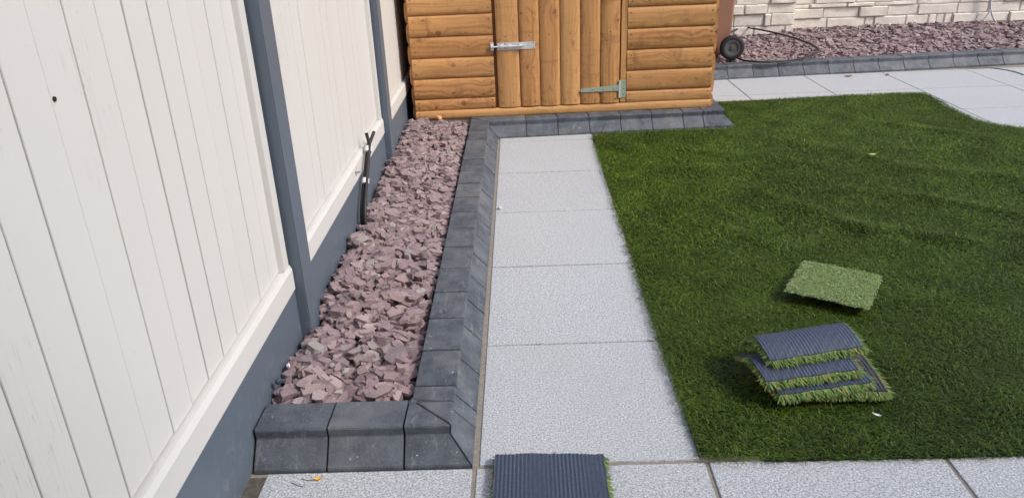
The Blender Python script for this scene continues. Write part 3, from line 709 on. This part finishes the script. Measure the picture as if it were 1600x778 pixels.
# ------------------------------------------------------------------ stone wall at the back
def stone(mb, x0, x1, z0, z1, yf, g, nx=5, nz=3):
    """rough-faced block, front face towards -Y"""
    b = g.uniform(.004, .008); amp = g.uniform(.003, .008); V = []; ny = 0; s1, s2 = g.uniform(0, 9), g.uniform(0, 9); tilt = g.uniform(-.02, .02)
    nx = max(3, int((x1-x0)/.035)); nz = 4
    eu, ew = .007/(x1-x0), .007/(z1-z0)
    us = [0, eu]+[eu+(1-2*eu)*i/nx for i in range(1, nx)]+[1-eu, 1]; ws = [0, ew, .5, 1-ew, 1]; nx = len(us)-1
    for i in range(nx+1):
        for k in range(nz+1):
            u, w_ = us[i], ws[k]; x = x0+(x1-x0)*u; z = z0+(z1-z0)*w_
            e = min(u*(x1-x0), (1-u)*(x1-x0), w_*(z1-z0), (1-w_)*(z1-z0)); d = yf-amp*(math.sin(u*7+s1)*math.sin(w_*4+s2)+1)*.5-.004+g.uniform(-.0015, .0015)
            if e < 1e-6: d = yf+.012; x += g.uniform(-.002, .002); z += g.uniform(-.003, .003)
            V.append((x, d, z))
    n = (nx+1)*(nz+1); B = [(p[0], yf+.05, p[2]) for p in V]
    q = lambda i, k: i*(nz+1)+k; F = [(q(i, k), q(i+1, k), q(i+1, k+1), q(i, k+1)) for i in range(nx) for k in range(nz)]
    rim = [q(i, 0) for i in range(nx+1)]+[q(nx, k) for k in range(1, nz+1)]+[q(i, nz) for i in range(nx-1, -1, -1)]+[q(0, k) for k in range(nz-1, 0, -1)]
    m_ = len(rim); V2 = V+[(V[r][0], yf+.05, V[r][2]) for r in rim]
    F += [(rim[(a+1) % m_], rim[a], n+a, n+(a+1) % m_) for a in range(m_)]
    mb.add(V2, F)
wall = thing('stone_wall', 'cream split stone wall with stepped pier behind the back slate bed', 'wall', (0, 0, 0))
g = np.random.default_rng(21)
def clad(x0, x1, yf, zs, name):
    mb = MB()
    for a in range(len(zs)-1):
        x = x0; h = zs[a+1]-zs[a]
        while x < x1-.001:
            L = g.uniform(.16, .46) if g.random() > .12 else g.uniform(.06, .1)
            if x1-(x+L) < .08: L = x1-x
            dy = -.018 if g.random() < .3 else g.uniform(-.006, .004)
            stone(mb, x+.003, x+L-.003, zs[a]+g.uniform(-.001, .004), zs[a+1]-g.uniform(-.001, .004), yf+dy, g); x += L
    mb.build(name, M['stone'], wall, smooth=True, fix=True)
zsA = [-.02, .045, .132, .222, .318, .358, .44]; 
while zsA[-1] < 2.1: zsA.append(zsA[-1]+g.choice([.06, .085, .1, .045]))
zsB = [.03, .115, .20, .31, .40, .45]
while zsB[-1] < 2.1: zsB.append(zsB[-1]+g.choice([.06, .085, .1, .045]))
clad(2.77, 6.3, 6.15, zsA, 'cladding'); clad(1.0, 2.755, 5.95, zsB, 'cladding')
mb = MB(); mb.box(2.74, 6.3, 6.155, 6.4, -.1, 2.12); mb.box(1.0, 2.75, 5.956, 6.40, -.1, 2.10); mb.build('core', M['stone_joint'], wall)
mb = MB(); mb.box(.98, 6.32, 5.92, 6.44, 2.14, 2.2, bev=.006); mb.build('coping', M['stone'], wall)
# grey cable down the wall splitting in two
cb = thing('wall_cable', 'grey cable splitting in two down the cream stone wall', 'cable', (4.63, 6.11, 0))
mb = MB(); mb.tube([(.03, -.012, 2.0), (.005, -.014, 1.0), (.012, -.016, .5), (.02, -.017, .33), (.03, -.02, .255)], .015, 8); mb.build('main_run', M['cable'], cb, smooth=True)
mb = MB(); mb.tube([(.028, -.02, .27), (.02, -.03, .22), (-.01, -.035, .17), (-.05, -.05, .12), (-.09, -.08, .095)], .009, 8); mb.build('branch', M['cable'], cb, smooth=True)
mb = MB(); mb.tube([(.032, -.02, .27), (.05, -.03, .21), (.075, -.035, .165), (.11, -.05, .12)], .009, 8); mb.build('branch', M['cable'], cb, smooth=True)

# ------------------------------------------------------------------ brown wheelie bin behind the shed
bn = thing('wheelie_bin', 'brown wheelie bin standing on the slate behind the shed', 'bin', (1.875, 4.86, .105))
bm = bmesh.new(); bmesh.ops.create_cube(bm, size=1)
for v in bm.verts:
    t_ = v.co.z+.5; x = -.50*(1+.12*t_)+(.5+v.co.x)*.49*(1+.20*t_)+.015; v.co = Vector((x+.0*t_, .26+v.co.y*(.44+.10*t_), .03+t_*.88))
bmesh.ops.bevel(bm, geom=bm.edges[:], offset=.018, segments=3, affect='EDGES')
me = bpy.data.meshes.new('body'); bm.to_mesh(me); bm.free(); me.materials.append(M['bin']); o = bpy.data.objects.new('body', me); C.objects.link(o); o.parent = bn
for p_ in me.polygons: p_.use_smooth = True
me.set_sharp_from_angle(angle=R(50))
mb = MB(); mb.box(-.115, -.095, .018, .06, .06, .88, bev=.004); mb.box(-.40, -.38, .018, .06, .06, .88, bev=.004); mb.build('side_rib', M['bin'], bn)
mb = MB(); mb.box(-.60, .07, -.04, .56, .90, .935, bev=.01); mb.build('rim', M['bin'], bn)
mb = MB(); mb.box(-.62, .06, -.045, .565, .937, .985, bev=.02); mb.tube([(.10, .02, .93), (.10, .50, .93)], .014, 10); mb.build('lid', M['bin'], bn)
mb = MB(); mb.tube([(.005, -.02, .105), (.005, .54, .105)], .011, 10); mb.build('axle', M['hub'], bn)
def wheel(y0, s):
    wh = bpy.data.objects.new('wheel', None); C.objects.link(wh); wh.parent = bn; wh.location = (.005, y0, .103)
    def lathe(prof, name, mat, seg=40):
        mb = MB(); V = []; n = len(prof)
        for k in range(seg):
            a = 2*math.pi*k/seg
            for r, y in prof: V.append((r*math.cos(a), s*y, r*math.sin(a)))
        mb.add(V, [(k*n+i, k*n+(i+1) % n, ((k+1) % seg)*n+(i+1) % n, ((k+1) % seg)*n+i) for k in range(seg) for i in range(n)]); mb.build(name, mat, wh, smooth=True)
    lathe([(.066, -.022), (.080, -.025), (.092, -.021), (.098, -.012), (.098, .012), (.092, .021), (.080, .025), (.062, .022), (.062, 0)], 'tyre', M['rubber'])
    lathe([(.0005, -.020), (.014, -.020), (.016, -.013), (.030, -.010), (.046, -.013), (.050, -.019), (.0655, -.020), (.0655, .018), (.0005, .018)], 'hub', M['hub'])
wheel(-.045, 1); wheel(.56, -1)

# black hose looping over the slate
def smooth_path(pts, n=60):
    P = [Vector(p) for p in pts]; out = []
    for i in range(len(P)-1):
        a, b, c, d = P[max(i-1, 0)], P[i], P[i+1], P[min(i+2, len(P)-1)]
        for k in range(n//(len(P)-1)+2):
            t = k/(n//(len(P)-1)+2); out.append(.5*((2*b)+(c-a)*t+(2*a-5*b+4*c-d)*t*t+(3*b-a-3*c+d)*t**3))
    return out+[P[-1]]
mb = MB(); hp = smooth_path([(2.0, 6.0-.35, .155), (2.257, 6.0-.02, .185), (2.36, 5.87, .19), (2.52, 5.60, .175), (2.635, 5.25, .155), (2.642, 4.957, .132), (2.44, 4.73, .122), (2.26, 4.65, .118), (2.109, 4.63, .118), (1.98, 4.69, .12), (1.94, 4.80, .12), (1.93, 5.0, .12), (1.95, 5.35, .14), (2.0, 5.65, .155)], 110)
mb.tube(hp, .0075, 10); tag(mb.build('hose', M['black'], smooth=True), 'thin black hose looped over the back slate beside bin', 'hose')

# two black cable ducts standing against the fence, white tape round them
st = thing('cable_stub', 'pair of black cable ends bound with white tape by the fence', 'cable', (-.56, 1.51, .1))
pa = [(.012, .0, -.08), (.012, .03, .02), (.010, .15, .13), (.008, .29, .235), (.004, .315, .262), (-.006, .312, .305)]
pb = [(-.006, .02, -.08), (-.006, .05, .02), (-.004, .165, .125), (-.004, .305, .232), (.002, .345, .255), (.01, .45, .275)]
pa = [(.012, -.01, -.08), (.010, .03, .04), (.008, .155, .14), (.006, .30, .245), (.003, .315, .268), (-.004, .318, .310)]
pb = [(-.008, .012, -.08), (-.008, .05, .04), (-.007, .172, .136), (-.006, .32, .24), (.004, .35, .262), (.014, .405, .290)]
for p in (pa, pb):
    mb = MB(); mb.tube(smooth_path(p, 30), .0078, 12); mb.build('cable', M['black'], st, smooth=True)
for c_, d_ in (((.001, .155, .1325), (0, .15, .105)), ((.0005, .300, .2375), (0, .15, .105))):
    c_ = Vector(c_); d_ = Vector(d_).normalized()*.014; mb = MB()
    a_ = [Vector((math.cos(t)*.0165, 0, 0))+Vector((0, -.57, .82))*math.sin(t)*.0135 for t in [k*math.pi/8 for k in range(16)]]
    V = [(c_-d_+q)[:] for q in a_]+[(c_+d_+q)[:] for q in a_]; mb.add(V, [(k, (k+1) % 16, 16+(k+1) % 16, 16+k) for k in range(16)]+[tuple(range(16)), tuple(range(16, 32))[::-1]]); mb.build('tape', M['white'], st, smooth=True)

# ------------------------------------------------------------------ small litter
def pebble(name, label, cat, loc, size, mat, seed, flat=.5):
    g = np.random.default_rng(seed); bm = bmesh.new(); bmesh.ops.create_icosphere(bm, subdivisions=2, radius=.5)
    for v in bm.verts: v.co *= 1+.16*math.sin(v.co.x*7+seed)+.14*math.cos(v.co.y*9+seed*2); v.co.z *= flat; v.co.y *= .7; v.co *= size
    me = bpy.data.meshes.new(name); bm.to_mesh(me); bm.free(); me.materials.append(mat); o = bpy.data.objects.new(name, me); C.objects.link(o)
    o.location = (loc[0], loc[1], loc[2]+size*flat*.45); o.rotation_euler = (0, .1, seed*1.3); return tag(o, label, cat)
def leaf(name, label, cat, loc, L, W, mat, rz, curl=.3):
    mb = MB(); n = 8; V = []
    for i in range(n+1):
        t = i/n; wd = W*.5*math.sin(math.pi*min(1, t*.96+.03))**.8
        for s in (-1, 0, 1): V.append((L*(t-.5), s*wd, curl*L*(t-.5)**2+abs(s)*wd*.45+.0015))
    F = [(i*3+k, (i+1)*3+k, (i+1)*3+k+1, i*3+k+1) for i in range(n) for k in (0, 1)]
    V2 = [(a, b, c+.0008) for a, b, c in V]; mb.add(V+V2, F+[tuple(27+q for q in f[::-1]) for f in F])
    mb.tube([(-L*.5, 0, curl*L*.25+.002), (-L*.72, .002, curl*L*.3+.004)], .0012, 6)
    o = mb.build(name, mat, smooth=True, fix=False); o.location = loc; o.rotation_euler = (.1, .05, rz); return tag(o, label, cat)
pebble('pebble', 'pale stone chip on the granite path beside the kerb', 'pebble', (.030, 1.868, 0), .027, M['shell'], 2, .5)
leaf('leaf', 'small curled yellow leaf on the slab before the front kerb', 'leaf', (-.406, -.036, 0), .018, .013, M['yellow'], .5, .9)
pebble('wood_chip', 'orange wood chip on the slate at the shed foot', 'wood chip', (-.375, 3.19, .115), .052, M['chip'], 4, .45)
leaf('paper_scrap', 'tiny white scrap lying on the lawn in front of turf pile', 'scrap', (1.089, .117, .036), .020, .008, M['white'], -.5, .5)
leaf('leaf', 'pale yellow green leaf lying far out on the lawn', 'leaf', (2.02, 2.375, .042), .045, .018, M['paleleaf'], .3, .6)
leaf('leaf', 'dry reddish leaf on the back paving below the kerb', 'leaf', (2.742, 4.528, 0), .065, .032, M['leaf'], .1, .5)
pebble('pebble', 'brown crumb of mortar on the back paving near lawn corner', 'pebble', (3.04, 4.515, 0), .032, M['leaf'], 7, .5)
pebble('foam_bit', 'white foam bit on the back slate under stone wall', 'foam', (3.688, 6.02, .15), .035, M['white'], 8, .6)
pebble('plaster_crumb', 'white plaster crumb on the slate beside the first post', 'crumb', (-.566, .335, .108), .017, M['white'], 9, .8)
pebble('pebble', 'dark blue pebble in the front corner of the slate bed', 'pebble', (-.562, .235, .118), .024, M['bluestone'], 10, .8)
mb = MB(); mb.tube(smooth_path([(3.70, 4.70, .004), (3.80, 4.66, .004), (3.883, 4.65, .004), (3.96, 4.58, .004), (4.0, 4.46, .004), (4.0, 4.34, .004)], 40), .0035, 8)
tag(mb.build('wire', mat_plain('dull_wire', (.20, .18, .15), .6), smooth=True), 'thin brown wire lying on the back paving', 'wire')
mb = MB()
for p in ([(-.45, -.034, .002), (-.43, -.040, .002), (-.415, -.040, .003)], [(-.475, -.046, .002), (-.45, -.06, .002), (-.44, -.062, .002)]): mb.tube(p, .0008, 5)
tag(mb.build('dry_stalk', M['soil']), 'thin dark dry stalks on the slab near yellow leaf', 'stalk')
